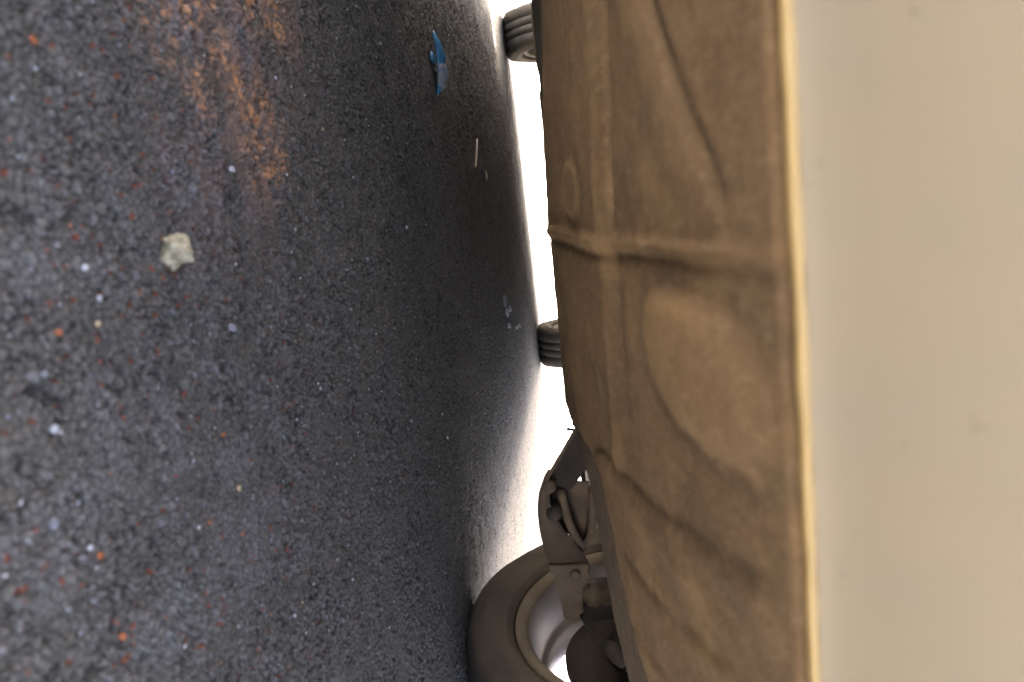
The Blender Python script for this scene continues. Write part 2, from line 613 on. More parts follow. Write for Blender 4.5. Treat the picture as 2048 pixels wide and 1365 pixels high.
def to_car(o):
    o.parent = car
    o.matrix_parent_inverse = CARINV
    return o


def mx(p):
    return (2 * XC - p[0], p[1], p[2])


# undertray: one big dusty moulded panel
xs = np.concatenate([np.linspace(-0.60, -0.36, 24, endpoint=False), np.linspace(-0.36, 0.56, 300, endpoint=False), np.linspace(0.56, 0.64, 8)])
ys = np.concatenate([np.linspace(0.2535, 0.33, 36, endpoint=False), np.linspace(0.33, 1.20, 270)])
PX, PY = np.meshgrid(xs, ys)
pz = 0.3165 - 0.12 * (PY - 0.25) + .0062 * sstep(.36, .25, PY)
rag = 0.012 * (fbm(PX * 38, PY * 38, 4, 3) - 0.5)


def interp(v, pts):
    a = np.array(pts)
    return np.interp(v, a[:, 0], a[:, 1])


xe = interp(PY, [(.26, .60), (.60, .57), (.70, .53), (.727, .514), (.752, .497), (.80, .482), (.824, .445), (.867, .398), (.908, .352), (1.04, .327), (1.14, .31)])
xt = interp(PY, [(.26, .43), (.50, .42), (.569, .405), (.648, .398), (.691, .37), (.711, .33), (.752, .292), (.82, .288), (.918, .298), (1.0, .312), (1.041, .324), (1.14, .34)])
yf = interp(PX, [(-.6, .60), (-.3, .86), (-.212, .93), (-.124, 1.005), (-.066, 1.035), (.056, 1.102), (.226, 1.132), (.6, 1.14)])
yt = interp(PX, [(-.6, .55), (-.3, .80), (-.212, .863), (-.124, .985), (-.066, 1.03), (.0, 1.12), (.6, 1.5)])


def ridge(pts, w, amp, jit=0.0, taper=0.0, seed=0):
    j = jit * (fbm(PX * 60, PY * 60, 3, 200 + seed) - 0.5) if jit else 0
    d, p, s = poly_dist(PX + j, PY + j, pts)
    g = np.exp(-(d / w) ** 2)
    if taper:
        g = g * (1 - taper * p)
    return amp * g, d, p, s


down = np.zeros(PX.shape)
grey = np.zeros(PX.shape)  # shade painted into grooves and round raised shapes, plus random blotches
lit_dust = np.zeros(PX.shape)  # light painted onto ridges and the boss, plus random pale dust
RAILC = [(-.36, .50), (-.129, .545), (-.058, .567), (.023, .588), (.103, .598), (.192, .614), (.24, .625)]
g, d, p, s = ridge(RAILC, .020, .0075, .004, 0.45, 1); down += g
lit_dust = np.maximum(lit_dust, 0.28 * np.exp(-(d / .014) ** 2) * (1 - .5 * p))
RAILG = [(-.36, .462), (-.12, .511), (-.053, .526), (.022, .545)]
g, d, p, s = ridge(RAILG, .0085, -.0065, .003, 0, 2); down += g
grey = np.maximum(grey, .7 * np.exp(-(d / .009) ** 2))
g, d, p, s = ridge([(.04, .548), (.097, .554), (.175, .555)], .013, -.0035, .003, 0.6, 2); down += g
grey = np.maximum(grey, .45 * np.exp(-(d / .013) ** 2) * (1 - .6 * p))
DIAG = [(-.16, .452), (-.084, .384), (-.058, .362), (-.034, .341), (-.012, .321), (.004, .308)]
g, d, p, s = ridge(DIAG, .0058, -.0042, .002, .45, 3); down += g
grey = np.maximum(grey, .8 * np.exp(-(d / .006) ** 2) * (1 - .5 * p))
g, d, p, s = ridge([(-.18, .49), (-.099, .428), (-.042, .385), (.007, .345)], .024, .0055, .003, .7, 4); down += g
lit_dust = np.maximum(lit_dust, .35 * np.exp(-(d / .02) ** 2) * (1 - .8 * p))
BEAD = [(.046, 1.115), (.044, 1.02), (.041, .88), (.0425, .76), (.04, .616), (.035, .523), (.0325, .45), (.030, .373), (.028, .279), (.027, .262)]
bw_ = .0024 + .0042 * sstep(.28, .85, PY)
g, d, p, s = ridge(BEAD, bw_, .0048, .005, 0.45, 5); down += g
lit_dust = np.maximum(lit_dust, .4 * np.exp(-(d / bw_) ** 2))
g, d, p, s = ridge([(q[0] + .008, q[1]) for q in BEAD], bw_, -.0016, .004, 0, 6); down += g
grey = np.maximum(grey, .45 * np.exp(-(d / .008) ** 2) * sstep(.35, .6, fbm(PX * 50, PY * 30, 3, 7)))  # shaded flank of the bead, painted darker
# oval pressing
e = np.sqrt(((PX + .006) / .024) ** 2 + ((PY - .775) / .062) ** 2)
down += .0030 * np.exp(-((e - 1) / .24) ** 2) + .002 * sstep(1.0, .6, e)
lit_dust = np.maximum(lit_dust, .45 * np.exp(-((e - 1) / .2) ** 2))
grey = np.maximum(grey, .35 * np.exp(-((e - 1.35) / .2) ** 2))
# big raised boss
th = np.arctan2((PY - .352) / .1, (PX - .093) / .044)
rb = (np.abs((PX - .087) / .036) ** 2.5 + np.abs((PY - .358) / .097) ** 2.5) ** (1 / 2.5) + .08 * (fbm(PX * 30, PY * 30, 3, 9) - .5)
down += .0045 * sstep(1.12, .62, rb) + .0025 * np.clip(1 - rb ** 2, 0, 1)
lit_dust = np.maximum(lit_dust, .30 * sstep(1.05, .8, rb) + .6 * sstep(1.05, .7, rb) * sstep(.125, .06, PX) * sstep(.27, .40, PY) + .3 * np.exp(-((rb - .98) / .07) ** 2) * (PY > .33))  # boss painted brighter on the side that catches light
grey = np.maximum(grey, .42 * np.exp(-((rb - 1.2) / .12) ** 2))
g, d, p, s = ridge([(.083, .34), (.10, .322), (.113, .30), (.118, .285)], .003, .0010, .004, .2, 10); down += g
lit_dust = np.maximum(lit_dust, .5 * np.exp(-(d / .004) ** 2))
# crease running out to the corner
VEE = [(.285, .82), (.257, .733), (.231, .588), (.212, .482), (.189, .399), (.171, .333), (.165, .30)]
g, d, p, s = ridge(VEE, .0075, -.0026, .008, .45, 11); down += g
grey = np.maximum(grey, .75 * np.exp(-(d / .007) ** 2))
down += .0015 * np.where(s < 0, 0, 1) * np.exp(-(d / .05) ** 2) * (1 - np.exp(-(d / .006) ** 2))
for k, (pts, w, a_) in enumerate([([(.325, .643), (.297, .529), (.269, .445), (.241, .364), (.22, .31)], .0055, -.005), ([(.37, .56), (.335, .47), (.30, .39)], .006, -.004),
                                  ([(.40, .62), (.36, .52), (.32, .43), (.30, .36)], .01, .0045), ([(.28, .50), (.262, .40), (.235, .33)], .008, .004), ([(.25, .56), (.232, .45), (.21, .36)], .008, .003),
                                  ([(.32, .40), (.30, .33), (.29, .28)], .007, -.003)]):
    g, d, p, s = ridge(pts, w, a_ * .35, .014, .4, 12 + k); down += g
    if a_ < 0:
        grey = np.maximum(grey, .35 * np.exp(-(d / .008) ** 2))
    else:
        lit_dust = np.maximum(lit_dust, .25 * np.exp(-(d / w) ** 2))
down += .0042 * (fbm(PX * 14, PY * 9, 4, 40) - .5) + .0016 * (fbm(PX * 60, PY * 45, 4, 44) - .5)
grey = np.clip(np.maximum(grey, .55 * sstep(.52, .72, fbm(PX * 17 + 4, PY * 11, 4, 47))), 0, 1)
grey = np.clip(grey + .35 * sstep(.34, .27, PY) * fbm(PX * 30, PY * 30, 3, 49), 0, 1)  # shadow band behind the bumper lip, painted in
lit_dust = np.clip(lit_dust + .4 * sstep(.56, .75, fbm(PX * 22, PY * 16 + 7, 4, 48)), 0, 1)
dustm = sstep(-.004, .004, np.minimum(xt - PX, yt - PY) + rag)
down += .003 * dustm
down = (down - .002) * sstep(.252, .300, PY)
# the rim of the panel turns up
dd = np.maximum(np.maximum(PX - xe, PY - yf), -0.60 - PX)
lip = np.maximum(dd + .004, 0)
pz = pz + .012 * sstep(.264, .2535, PY)
pz = pz - down * sstep(.02, -.01, dd) + lip * 1.5
keep = dd < 0.07
tray = grid_mesh('undertray', PX, PY, pz, M['undertray'], None, keep)
for nm, ar in (('dust', dustm), ('grey', grey), ('lit_and_dust', lit_dust)):
    add_attr(tray, nm, ar)
tag(to_car(tray), 'moulded underside panel caked in tan dust')


# front bumper: swept profile (y offset from the front line, z)
def bump_y(x):
    return 0.25 + 0.10 * (x - XC) ** 2 + 0.35 * max(0.0, abs(x - XC) - 0.6) ** 1.6 * 2.2


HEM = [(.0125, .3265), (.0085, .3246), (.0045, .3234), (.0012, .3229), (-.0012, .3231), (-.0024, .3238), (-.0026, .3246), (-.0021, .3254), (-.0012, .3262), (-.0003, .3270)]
PANEL = [(-.0003, .3270), (-.0012, .3288), (-.0034, .333), (-.0110, .342), (-.0240, .357), (-.043, .380), (-.062, .405), (-.080, .435), (-.090, .48), (-.088, .53), (-.075, .58), (-.03, .62), (.03, .635)]


def swept(name, prof, mat, xr=(-0.83, 0.83), n=110, wob=0.0):
    V, F = [], []
    for i in range(n + 1):
        x = XC + xr[0] + (xr[1] - xr[0]) * i / n
        for dy, z in prof:
            V.append((x, bump_y(x) + dy + wob * mnoise.noise(Vector((x * 45, z * 300, 3))), z + wob * mnoise.noise(Vector((x * 60, z * 200, 9)))))
    k = len(prof)
    for i in range(n):
        for j in range(k - 1):
            F.append((i * k + j, (i + 1) * k + j, (i + 1) * k + j + 1, i * k + j + 1))
    return mesh_obj(name, V, F, mat)


bumper = to_car(swept('front_bumper', PANEL, M['paint']))
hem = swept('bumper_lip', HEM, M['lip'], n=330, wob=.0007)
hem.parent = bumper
tag(bumper, 'cream painted front bumper, its lower face turned to the ground')
grille = box('grille', (XC - .45, .262, .50), (XC + .45, .30, .60), M['black_plastic'])
to_car(grille)

# body shell: stations along the car, arches cut into the sides
WF_Y, WR_Y, WHEEL_R = 1.172, 3.785, 0.285
top = [(.28, .64), (.36, .74), (.55, .82), (.95, .91), (1.25, .95), (1.55, 1.14), (1.9, 1.36), (2.15, 1.44), (2.6, 1.48), (3.2, 1.46), (3.6, 1.38), (3.9, 1.2), (4.1, .98), (4.18, .88), (4.22, .60)]
belt = [(.28, .60), (.5, .70), (1.25, .86), (2.2, .92), (3.7, .97), (4.1, .94), (4.22, .6)]
ys_b = sorted(set([round(v, 3) for v in np.linspace(.28, 4.22, 92)]))


def tp(y, t):
    a = np.array(t)
    return float(np.interp(y, a[:, 0], a[:, 1]))


V, F = [], []
ringn = 0
for y in ys_b:
    zb = 0.27
    for yc in (WF_Y, WR_Y):
        if abs(y - yc) < .36:
            zb = max(zb, .30 + math.sqrt(.36 ** 2 - (y - yc) ** 2))
    if y < .8:
        zb = max(zb, .40 - .1 * (y - .28) / .5)
    if 1.55 < y < 3.42:
        zb = min(zb, .178 if y > 2.25 else .205)
    zt, zbelt = tp(y, top), tp(y, belt)
    zb = min(zb, zbelt - .02)
    hw = .84 - .10 * max(0, (.7 - y) / .5) ** 2 - .08 * max(0, (y - 3.9) / .32) ** 2
    hr = hw - .02 - .22 * max(0, (zt - zbelt)) / .55
    half = [(hw - .015, zb), (hw, zb + (zbelt - zb) * .35), (hw - .005, zb + (zbelt - zb) * .75), (hw - .03, zbelt), (hr + .015, zbelt + (zt - zbelt) * .85), (hr - .06, zt), (hr * .5, zt + .012)]
    ring = [(XC - a, y, z) for a, z in half] + [(XC, y, zt + .018)] + [(XC + a, y, z) for a, z in reversed(half)]
    ringn = len(ring)
    V += ring
for i in range(len(ys_b) - 1):
    for j in range(ringn - 1):
        F.append((i * ringn + j, i * ringn + j + 1, (i + 1) * ringn + j + 1, (i + 1) * ringn + j))
F.append(tuple(range(ringn)))
F.append(tuple((len(ys_b) - 1) * ringn + k for k in reversed(range(ringn))))
body = to_car(mesh_obj('body', V, F, M['paint']))


def plate_strip(name, pts_l, pts_r, mat, parent=None, off=(0, 0, 0)):
    o = Vector(off)
    V = [Vector(p) + o for p in pts_l] + [Vector(p) + o for p in pts_r]
    n = len(pts_l)
    F = [(i, i + 1, n + i + 1, n + i) for i in range(n - 1)]
    return mesh_obj(name, V, F, mat, parent)


def top_strip(y0, y1, hw0, hw1, n=8):
    L, R = [], []
    for i in range(n + 1):
        y = y0 + (y1 - y0) * i / n
        w = hw0 + (hw1 - hw0) * i / n
        z = tp(y, top) + .022
        L.append((XC - w, y, z)); R.append((XC + w, y, z))
    return L, R


to_car(plate_strip('windscreen', *top_strip(1.3, 1.95, .56, .50), M['glass']))
to_car(plate_strip('rear_window', *top_strip(3.66, 4.0, .45, .52), M['glass']))
for s in (-1, 1):
    for y0, y1 in ((1.72, 2.5), (2.58, 3.2), (3.26, 3.6)):
        Lp, Rp = [], []
        for i in range(7):
            y = y0 + (y1 - y0) * i / 6
            zt, zbelt = tp(y, top), tp(y, belt)
            hr = .82 - .22 * (zt - zbelt) / .55
            Lp.append((XC + s * .822, y, zbelt + .03))
            Rp.append((XC + s * (hr + .025), y, zbelt + (zt - zbelt) * .82))
        to_car(plate_strip('side_window', Lp, Rp, M['glass']))
    hl = box('headlight', (XC + s * .66 - .13, .275, .62), (XC + s * .66 + .13, .42, .72), M['lamp'], None, .02)
    to_car(hl)
    tl = box('tail_light', (XC + s * .66 - .08, 4.10, .68), (XC + s * .66 + .08, 4.23, .88), M['red_lamp'], None, .02)
    to_car(tl)
    mr = box('door_mirror', (XC + s * .93 - .08, 1.72, .95), (XC + s * .93 + .08, 1.80, 1.07), M['paint'], None, .025)
    to_car(mr)
rb_ = box('rear_bumper', (XC - .76, 4.12, .152), (XC + .76, 4.27, .62), M['paint'], None, .05, 3)
to_car(rb_)


# wheels: rim with tyre and brake disc; local +X points outwards
def tyre_mesh():
    prof = [(-.068, .199), (-.080, .1995), (-.0835, .2015), (-.0905, .2085), (-.0925, .2100), (-.0925, .2125), (-.0985, .228), (-.0995, .236), (-.0985, .2375), (-.0982, .246), (-.0975, .2475), (-.093, .262), (-.0875, .272), (-.082, .2785), (-.075, .2825), (-.066, .2845)]
    for g in (-.036, 0.0, .036):
        prof += [(g - .0034, .285), (g - .0026, .2785), (g + .0026, .2785), (g + .0034, .285)]
    prof += [(.066, .2845), (.075, .2825), (.082, .2785), (.0875, .272), (.093, .262), (.098, .246), (.0985, .228), (.092, .205), (.082, .190), (.074, .186)]
    dust = []
    for a, r in prof:
        dd_ = 1.0 if r < .262 else max(0.0, (.284 - r) / .022)
        dust.append(dd_)
    seg = 110
    V, F, D = [], [], []
    n = len(prof)
    for k in range(seg):
        g = 2 * math.pi * k / seg
        for (a, r), dd_ in zip(prof, dust):
            z = r * math.sin(g)
            a2 = a
            if z < -.2:                                  # bulge above the contact patch
                a2 = a * (1 + .10 * min(1.0, (-z - .2) / .06) * (1 if r < .275 else .3))
            V.append((a2, r * math.cos(g), max(z, -.2795)))
            D.append(dd_)
    for k in range(seg):
        k2 = (k + 1) % seg
        for i in range(n - 1):
            F.append((k * n + i, k * n + i + 1, k2 * n + i + 1, k2 * n + i))
    o = mesh_obj('tyre', V, F, M['tyre'])
    add_attr(o, 'dust', np.array(D))
    return o


def rim_mesh():
    prof = [(-.070, .196), (-.0795, .1955), (-.0815, .193), (-.081, .1885), (-.077, .1795), (-.071, .174), (-.066, .1725), (-.060, .171), (-.02, .166), (.0, .163), (.012, .160), (.0135, .1535),
            (.016, .151), (.045, .1475), (.060, .149), (.068, .165), (.074, .19), (.078, .196), (.070, .196)]
    o = lathe_x('rim', prof, M['rim'], None, 96, False)
    bm = bmesh.new()
    bm.from_mesh(o.data)
    for k in range(5):                                   # spokes
        a0 = 2 * math.pi * (k + .12) / 5
        for s_ in (-.16, .16):
            pass
        M4 = Matrix.Rotation(a0, 4, 'X')
        pts = []
        for xx in (.048, .070):
            for r_, w in ((.045, .030), (.10, .020), (.152, .026)):
                for sg in (-1, 1):
                    pts.append(bm.verts.new(M4 @ Vector((xx + (.006 if r_ > .12 else 0), sg * w, r_))))
        def q(*i):
            bm.faces.new([pts[j] for j in i])
        for b in (0, 6):
            q(b, b + 1, b + 3, b + 2); q(b + 2, b + 3, b + 5, b + 4)
        for (i, j) in ((0, 2), (2, 4)):
            q(i, j, j + 6, i + 6); q(i + 1, j + 1, j + 7, i + 7)
    g = bmesh.ops.create_circle(bm, cap_ends=True, segments=24, radius=.058, matrix=Matrix.Translation((.05, 0, 0)) @ Matrix.Rotation(math.pi / 2, 4, 'Y'))
    bm.to_mesh(o.data)
    bm.free()
    return o


wheel_proto_rim = rim_mesh()
wheel_proto_rim.name = 'wheel'
ty = tyre_mesh(); ty.parent = wheel_proto_rim
lipo = lathe_x('rim_lip', [(-.0705, .1975), (-.0805, .197), (-.0835, .194), (-.083, .188), (-.079, .180), (-.0745, .1755), (-.071, .1745)], M['rim_dust'], wheel_proto_rim, 96, False)
bd = lathe_x('brake_disc', [(-.004, .03), (-.004, .117), (.0, .119), (.014, .119), (.018, .117), (.018, .03)], M['disc'], wheel_proto_rim, 64, True)
hubb = lathe_x('hub', [(-.05, .002), (-.05, .03), (-.03, .042), (.05, .05), (.05, .002)], M['dark_metal'], wheel_proto_rim, 32, False)


def place_wheel(src, loc, az, flat=0.0):
    """az: direction of the outer side, from +Y towards +X"""
    o = src.copy()
    COL.objects.link(o)
    for ch in src.children:
        c = ch.copy()
        COL.objects.link(c)
        c.parent = o
    o.location = loc
    o.rotation_euler = (flat, 0, math.radians(90 - az))
    return to_car(o)


ZW = 0.2795
AZF = 83.0
n_out = Vector((math.sin(math.radians(AZF)), math.cos(math.radians(AZF)), 0))
lipc = Vector((.704, 1.172, ZW))
place_wheel(wheel_proto_rim, lipc + n_out * .080, AZF)
place_wheel(wheel_proto_rim, (2 * XC - lipc.x - .080, 1.172, ZW), -97.0)
place_wheel(wheel_proto_rim, (.722, 3.80, ZW), 90)
place_wheel(wheel_proto_rim, (-.792, 3.84, ZW), -90)
for ch in list(wheel_proto_rim.children):
    bpy.data.objects.remove(ch)
bpy.data.objects.remove(wheel_proto_rim)


# suspension of the right front wheel, mirrored for the left one
def mirrored(pts, s):
    return [tuple(p) if s > 0 else mx(p) for p in pts]


LOW = [(.375, .966, .176), (.390, .972, .1675), (.426, .996, .160), (.467, 1.019, .157), (.509, 1.042, .158), (.542, 1.057, .1625), (.562, 1.064, .166)]
UPP = [(.376, .967, .188), (.392, .973, .1815), (.428, .997, .1805), (.471, 1.022, .193), (.516, 1.046, .212), (.546, 1.062, .222), (.566, 1.068, .221)]


def ribbon(name, low, upp, depth, th, mat):
    """pressed-steel arm: web facing the front with a flange along its foot"""
    lo_, up_ = smooth_path(low, 36), smooth_path(upp, 36)
    V, F = [], []
    for a, b in zip(lo_, up_):
        back = Vector((0, depth, .004))
        sec = [b + Vector((0, th, 0)), b, a + Vector((0, 0, .004)), a + Vector((0, .004, 0)), a + back, a + back + Vector((0, 0, th)), a + Vector((0, .004 + th, th))]
        V += sec
    k = 7
    n = len(lo_)
    for i in range(n - 1):
        for j in range(k):
            j2 = (j + 1) % k
            F.append((i * k + j, i * k + j2, (i + 1) * k + j2, (i + 1) * k + j))
    F.append(tuple(range(k)))
    F.append(tuple((n - 1) * k + j for j in reversed(range(k))))
    o = mesh_obj(name, V, F, mat)
    return o


def slab(name, pts, offset, mat, parent=None, bevel=0.0):
    """flat polygon given a real thickness"""
    bm = bmesh.new()
    a = [bm.verts.new(p) for p in pts]
    b = [bm.verts.new(Vector(p) + Vector(offset)) for p in pts]
    bm.faces.new(a)
    bm.faces.new(list(reversed(b)))
    n = len(pts)
    for i in range(n):
        bm.faces.new((a[i], b[i], b[(i + 1) % n], a[(i + 1) % n]))
    if bevel:
        bmesh.ops.bevel(bm, geom=list(bm.edges), offset=bevel, segments=2, affect='EDGES')
    return bm_obj(name, bm, mat, parent)


for s in (1, -1):
    arm = to_car(ribbon('control_arm', mirrored(LOW, s), mirrored(UPP, s), .05, .003, M['brown_metal']))
    br = slab('arm_bracket', mirrored([(.540, 1.050, .162), (.556, 1.054, .164), (.560, 1.057, .170), (.592, 1.072, .1695), (.618, 1.078, .172), (.650, 1.083, .1735), (.653, 1.085, .205), (.592, 1.072, .207), (.584, 1.069, .2165), (.545, 1.056, .221)], s),
              (0, .012, 0), M['light_metal'], arm, .0012)
    bolt = lathe_x('bolt', [(-.004, .001), (-.004, .006), (-.0025, .0075), (.004, .0078), (.004, .001)], M['light_metal'], arm, 12, False)
    bolt.location = mirrored([(.560, 1.055, .2)], s)[0]
    bolt.rotation_euler = (0, 0, math.radians(90))
    g1 = slab('gusset_plate', mirrored([(.302, .966, .2255), (.374, .968, .176), (.381, .972, .187), (.404, 1.006, .210), (.372, 1.010, .238), (.33, 1.0, .248)], s), (0, .004, 0), M['dark_metal'])
    to_car(g1)
    fl = slab('flange', mirrored([(.300, .955, .2250), (.374, .957, .1745), (.377, .972, .1755), (.303, .970, .2270)], s), (.002, 0, .003), M['brown_metal'], g1)
    nb = tube('clip_stub', mirrored([(.301, .958, .2235), (.300, .956, .2185), (.2985, .955, .2165)], s), [.0022, .0022, .0032], M['dark_metal'], g1)
    pv = tube('pivot_bush', mirrored([(.378, .955, .1835), (.382, .985, .1835)], s), [.0085, .0085], M['boot'], arm, 20)
    pl = slab('arm_back_plate', mirrored([(.388, 1.012, .172), (.398, 1.014, .236), (.47, 1.05, .236), (.52, 1.07, .218), (.47, 1.045, .175)], s), (0, .004, 0), M['brown_metal'], arm)
    eye = bpy.data.objects.new('bush_eye', None)
    bpy.data.objects.remove(eye)
    ey = tube('bush_eye', mirrored([(.432, .992, .183), (.434, 1.02, .183)], s), [.011, .011], M['dark_metal'], arm, 20)
    ra = tube('stabiliser_link', smooth_path(mirrored([(.404, 1.0, .196), (.43, 1.005, .1985), (.46, 1.015, .203), (.49, 1.038, .209), (.522, 1.066, .217)], s), 24), .0062, M['boot'])
    to_car(ra)
    ra2 = tube('steering_link', smooth_path(mirrored([(.40, .998, .240), (.45, 1.005, .236), (.48, 1.022, .231), (.505, 1.05, .224), (.528, 1.078, .215)], s), 24), .006, M['brown_metal'])
    to_car(ra2)
    # drive shaft with ribbed boot
    pth = mirrored([(.300, 1.165, .290), (.50, 1.170, .283), (.56, 1.170, .281)], s)
    ds = tube('drive_shaft', pth, .013, M['dark_metal'])
    to_car(ds)
    cvp = [(.600, 1.098, .196), (.603, 1.099, .203), (.606, 1.10, .207), (.608, 1.10, .209), (.611, 1.101, .214), (.614, 1.102, .219), (.617, 1.102, .224), (.620, 1.103, .232), (.622, 1.104, .240), (.623, 1.105, .255)]
    cv = tube('ball_joint_boot', mirrored([(q[0] - .004, q[1] - .012, q[2]) for q in cvp], s), [.010, .014, .014, .0095, .0155, .0195, .0205, .0195, .0165, .014], M['boot'], None, 22)
    to_car(cv)
    kn = box('knuckle', (-.022, -.035, -.085), (.022, .035, .085), M['dark_metal'], None, .012)
    kn.location = mirrored([(.655, 1.15, .285)], s)[0]
    to_car(kn)
    tr = tube('tie_rod', mirrored([(.630, 1.060, .2035), (.636, 1.048, .211), (.646, 1.030, .224), (.652, 1.012, .238), (.656, 1.004, .2465)], s), [.0045, .006, .006, .006, .006], M['dark_metal'])
    to_car(tr)
    tb = tube('rod_end', mirrored([(.652, 1.012, .236), (.655, 1.006, .243), (.662, 1.0, .252), (.668, .99, .262)], s), [.008, .012, .013, .010], M['dark_metal'], tr, 16)
    bh = tube('brake_hose', smooth_path(mirrored([(.44, 1.29, .232), (.478, 1.282, .2225), (.507, 1.277, .223), (.535, 1.275, .232), (.58, 1.26, .27)], s), 20), .0042, M['black_plastic'])
    to_car(bh)
    wi = tube('sensor_cable', smooth_path(mirrored([(.50, 1.332, .19), (.496, 1.336, .206), (.498, 1.338, .226), (.505, 1.335, .26)], s), 20), .0035, M['black_plastic'])
    to_car(wi)
    st = tube('strut', mirrored([(.63, 1.17, .36), (.60, 1.18, .62), (.58, 1.185, .80)], s), [.026, .028, .05], M['dark_metal'])
    to_car(st)
    ln = []
    # wheel-arch liner
    V, F = [], []
    for i in range(25):
        a = math.radians(8 + 164 * i / 24)
        for xx in (.52, .80):
            V.append((XC + s * xx, WF_Y + .345 * math.cos(a), .33 + .345 * math.sin(a)))
    for i in range(24):
        F.append((2 * i, 2 * i + 1, 2 * i + 3, 2 * i + 2))
    to_car(mesh_obj('wheel_arch_liner', V, F, M['black_plastic']))

# cross member, engine and gearbox over the tray
to_car(box('cross_member', (XC - .42, 1.13, .222), (XC + .42, 1.30, .30), M['dark_metal'], None, .015))
to_car(box('engine', (XC - .42, .50, .40), (XC + .30, 1.05, .74), M['dark_metal'], None, .03))
to_car(box('bulkhead', (XC - .70, 1.34, .26), (XC + .70, 1.42, .86), M['black_plastic'], None, .02))
to_car(box('radiator', (XC - .40, .34, .36), (XC + .40, .40, .70), M['black_plastic'], None, .005))


# floor panel with pressed ribs running back
fx = np.linspace(-.62, .62, 90)
fy = np.linspace(1.93, 4.15, 60)
FX, FY = np.meshgrid(fx + XC, fy)
FZ = .1945 + .012 * sstep(.2, 0, np.abs(np.mod(FX * 5.0, 1) - .5)) + .05 * sstep(3.3, 3.7, FY) + .006 * (fbm(FX * 5, FY * 3, 3, 5) - .5) + .10 * sstep(1.975, 1.93, FY) ** 2
flo = to_car(grid_mesh('floor_panel', FX, FY, FZ, M['floor_coat']))
tag(flo, 'dark underseal-coated floor behind the dusty panel')
to_car(tube('rear_axle_beam', [(-.66, 3.86, .28), (-.4, 3.86, .30), (0, 3.86, .31), (.36, 3.86, .30), (.60, 3.86, .28)], .028, M['dark_metal']))
to_car(tube('exhaust_pipe', smooth_path([(.02, 1.95, .245), (.05, 2.6, .25), (.2, 3.3, .27), (.35, 3.7, .32), (.4, 4.1, .32)], 24), .022, M['dark_metal']))
for s in (-1, 1):
    to_car(box('side_sill', (XC + s * .74 - .05, 1.62, .262), (XC + s * .74 + .05, 3.38, .40), M['black_plastic'], None, .015))


# ------------------------------------------------------------------ small things on the tarmac
def stone_mesh(name, size, mat, seed, sub=2, flat=.7, rough=.5):
    bm = bmesh.new()
    bmesh.ops.create_icosphere(bm, subdivisions=sub, radius=1.0)
    off = Vector((seed * 3.7, seed * 1.3, seed * 9.1))
    for v in bm.verts:
        d = 1 + rough * mnoise.noise(v.co * 1.2 + off) + rough * .5 * mnoise.noise(v.co * 2.7 + off)
        v.co = Vector((v.co.x * d * size[0], v.co.y * d * size[1], v.co.z * d * size[2] * flat))
    return bm_obj(name, bm, mat, None, False)


def stone_mat(name, c):
    return simple(name, tuple(q * .75 for q in c), tuple(min(.95, q * 1.15) for q in c), 180, .7, .0004, 700)


SM = {'white': stone_mat('white_stone', (.56, .55, .53)), 'grey': stone_mat('grey_stone', (.30, .30, .31)), 'orange': stone_mat('orange_stone', (.50, .16, .055)),
      'cream': stone_mat('cream_stone', (.58, .44, .25)), 'yellow': simple('yellow_stone', (.20, .17, .10), (.64, .56, .36), 170, .8, .0012, 420), 'red': stone_mat('red_stone', (.34, .09, .06))}


def gz(x, y):
    r = math.hypot(x, y)
    i = int(np.clip(np.searchsorted(rad, r), 0, NR - 1))
    j = int(np.clip(np.searchsorted(ang, math.atan2(x, y)), 0, NA - 1))
    return float(GZ[max(0, i - 2):i + 3, max(0, j - 2):j + 3].max())


PEB = [
    (-.050, .554, .0034, 'white', 'white pebble beside the orange rust stain'),
    (.006, .366, .0026, 'white', 'round white pebble nearest the pale yellow stone chip'),
    (.023, .373, .0024, 'white', 'white pebble just right of the round white one'),
    (.036, .368, .0022, 'cream', 'small cream pebble beside two white pebbles'),
    (.078, .320, .0032, 'white', 'largest white pebble at the photo edge in the foreground'),
    (.063, .513, .0040, 'grey', 'grey pebble in the middle of the foreground tarmac'),
    (.172, .479, .0028, 'cream', 'pale peach pebble lying alone on the right of the tarmac'),
    (.035, .337, .0024, 'orange', 'bright orange pebble in the foreground, below the white pebbles'),
    (.148, .331, .0022, 'orange', 'orange pebble with two tiny white ones next to it'),
    (.194, .333, .0026, 'orange', 'orange pebble nearest the front wheel side of the foreground'),
    (.130, .471, .0020, 'orange', 'orange pebble between the grey and the peach pebble'),
    (.119, .305, .0030, 'grey', 'long grey pebble at the photo edge in the foreground'),
    (.015, 1.118, .0034, 'white', 'white pebble in the dark under the car, nearest the middle'),
    (.044, .883, .0030, 'grey', 'grey pebble where the tarmac darkens under the car'),
    (.174, .420, .0016, 'white', 'tiny white pebble beside the peach pebble'),
    (-.105, .365, .0024, 'orange', 'orange pebble in the corner near the rust stain'),
    (.141, .325, .0018, 'white', 'tiny white pebble touching the orange one'),
]
for k, (x, y, r_, c, lab) in enumerate(PEB):
    r_ *= .85
    o = stone_mesh('pebble', (r_, r_ * random.uniform(.8, 1.3), r_), SM[c], 3.1 * k + 1, 2 if r_ > .003 else 1, .75)
    o.location = (x, y, gz(x, y) + r_ * .35)
    o.rotation_euler = (0, 0, random.uniform(0, 6))
    tag(o, lab, 'pebble', 'pebbles lying on the tarmac')

# the pale yellow chip: a thin broken flake standing a little on edge
chip = stone_mesh('stone_chip', (.0100, .0085, .0112), SM['yellow'], 23.9, 3, .9, .9)
chip.location = (.006, .447, gz(.006, .447) + .005)
chip.rotation_euler = (math.radians(34), math.radians(0), math.radians(-8))
tag(chip, 'pale yellow flat stone chip lying alone on the foreground tarmac', 'stone')

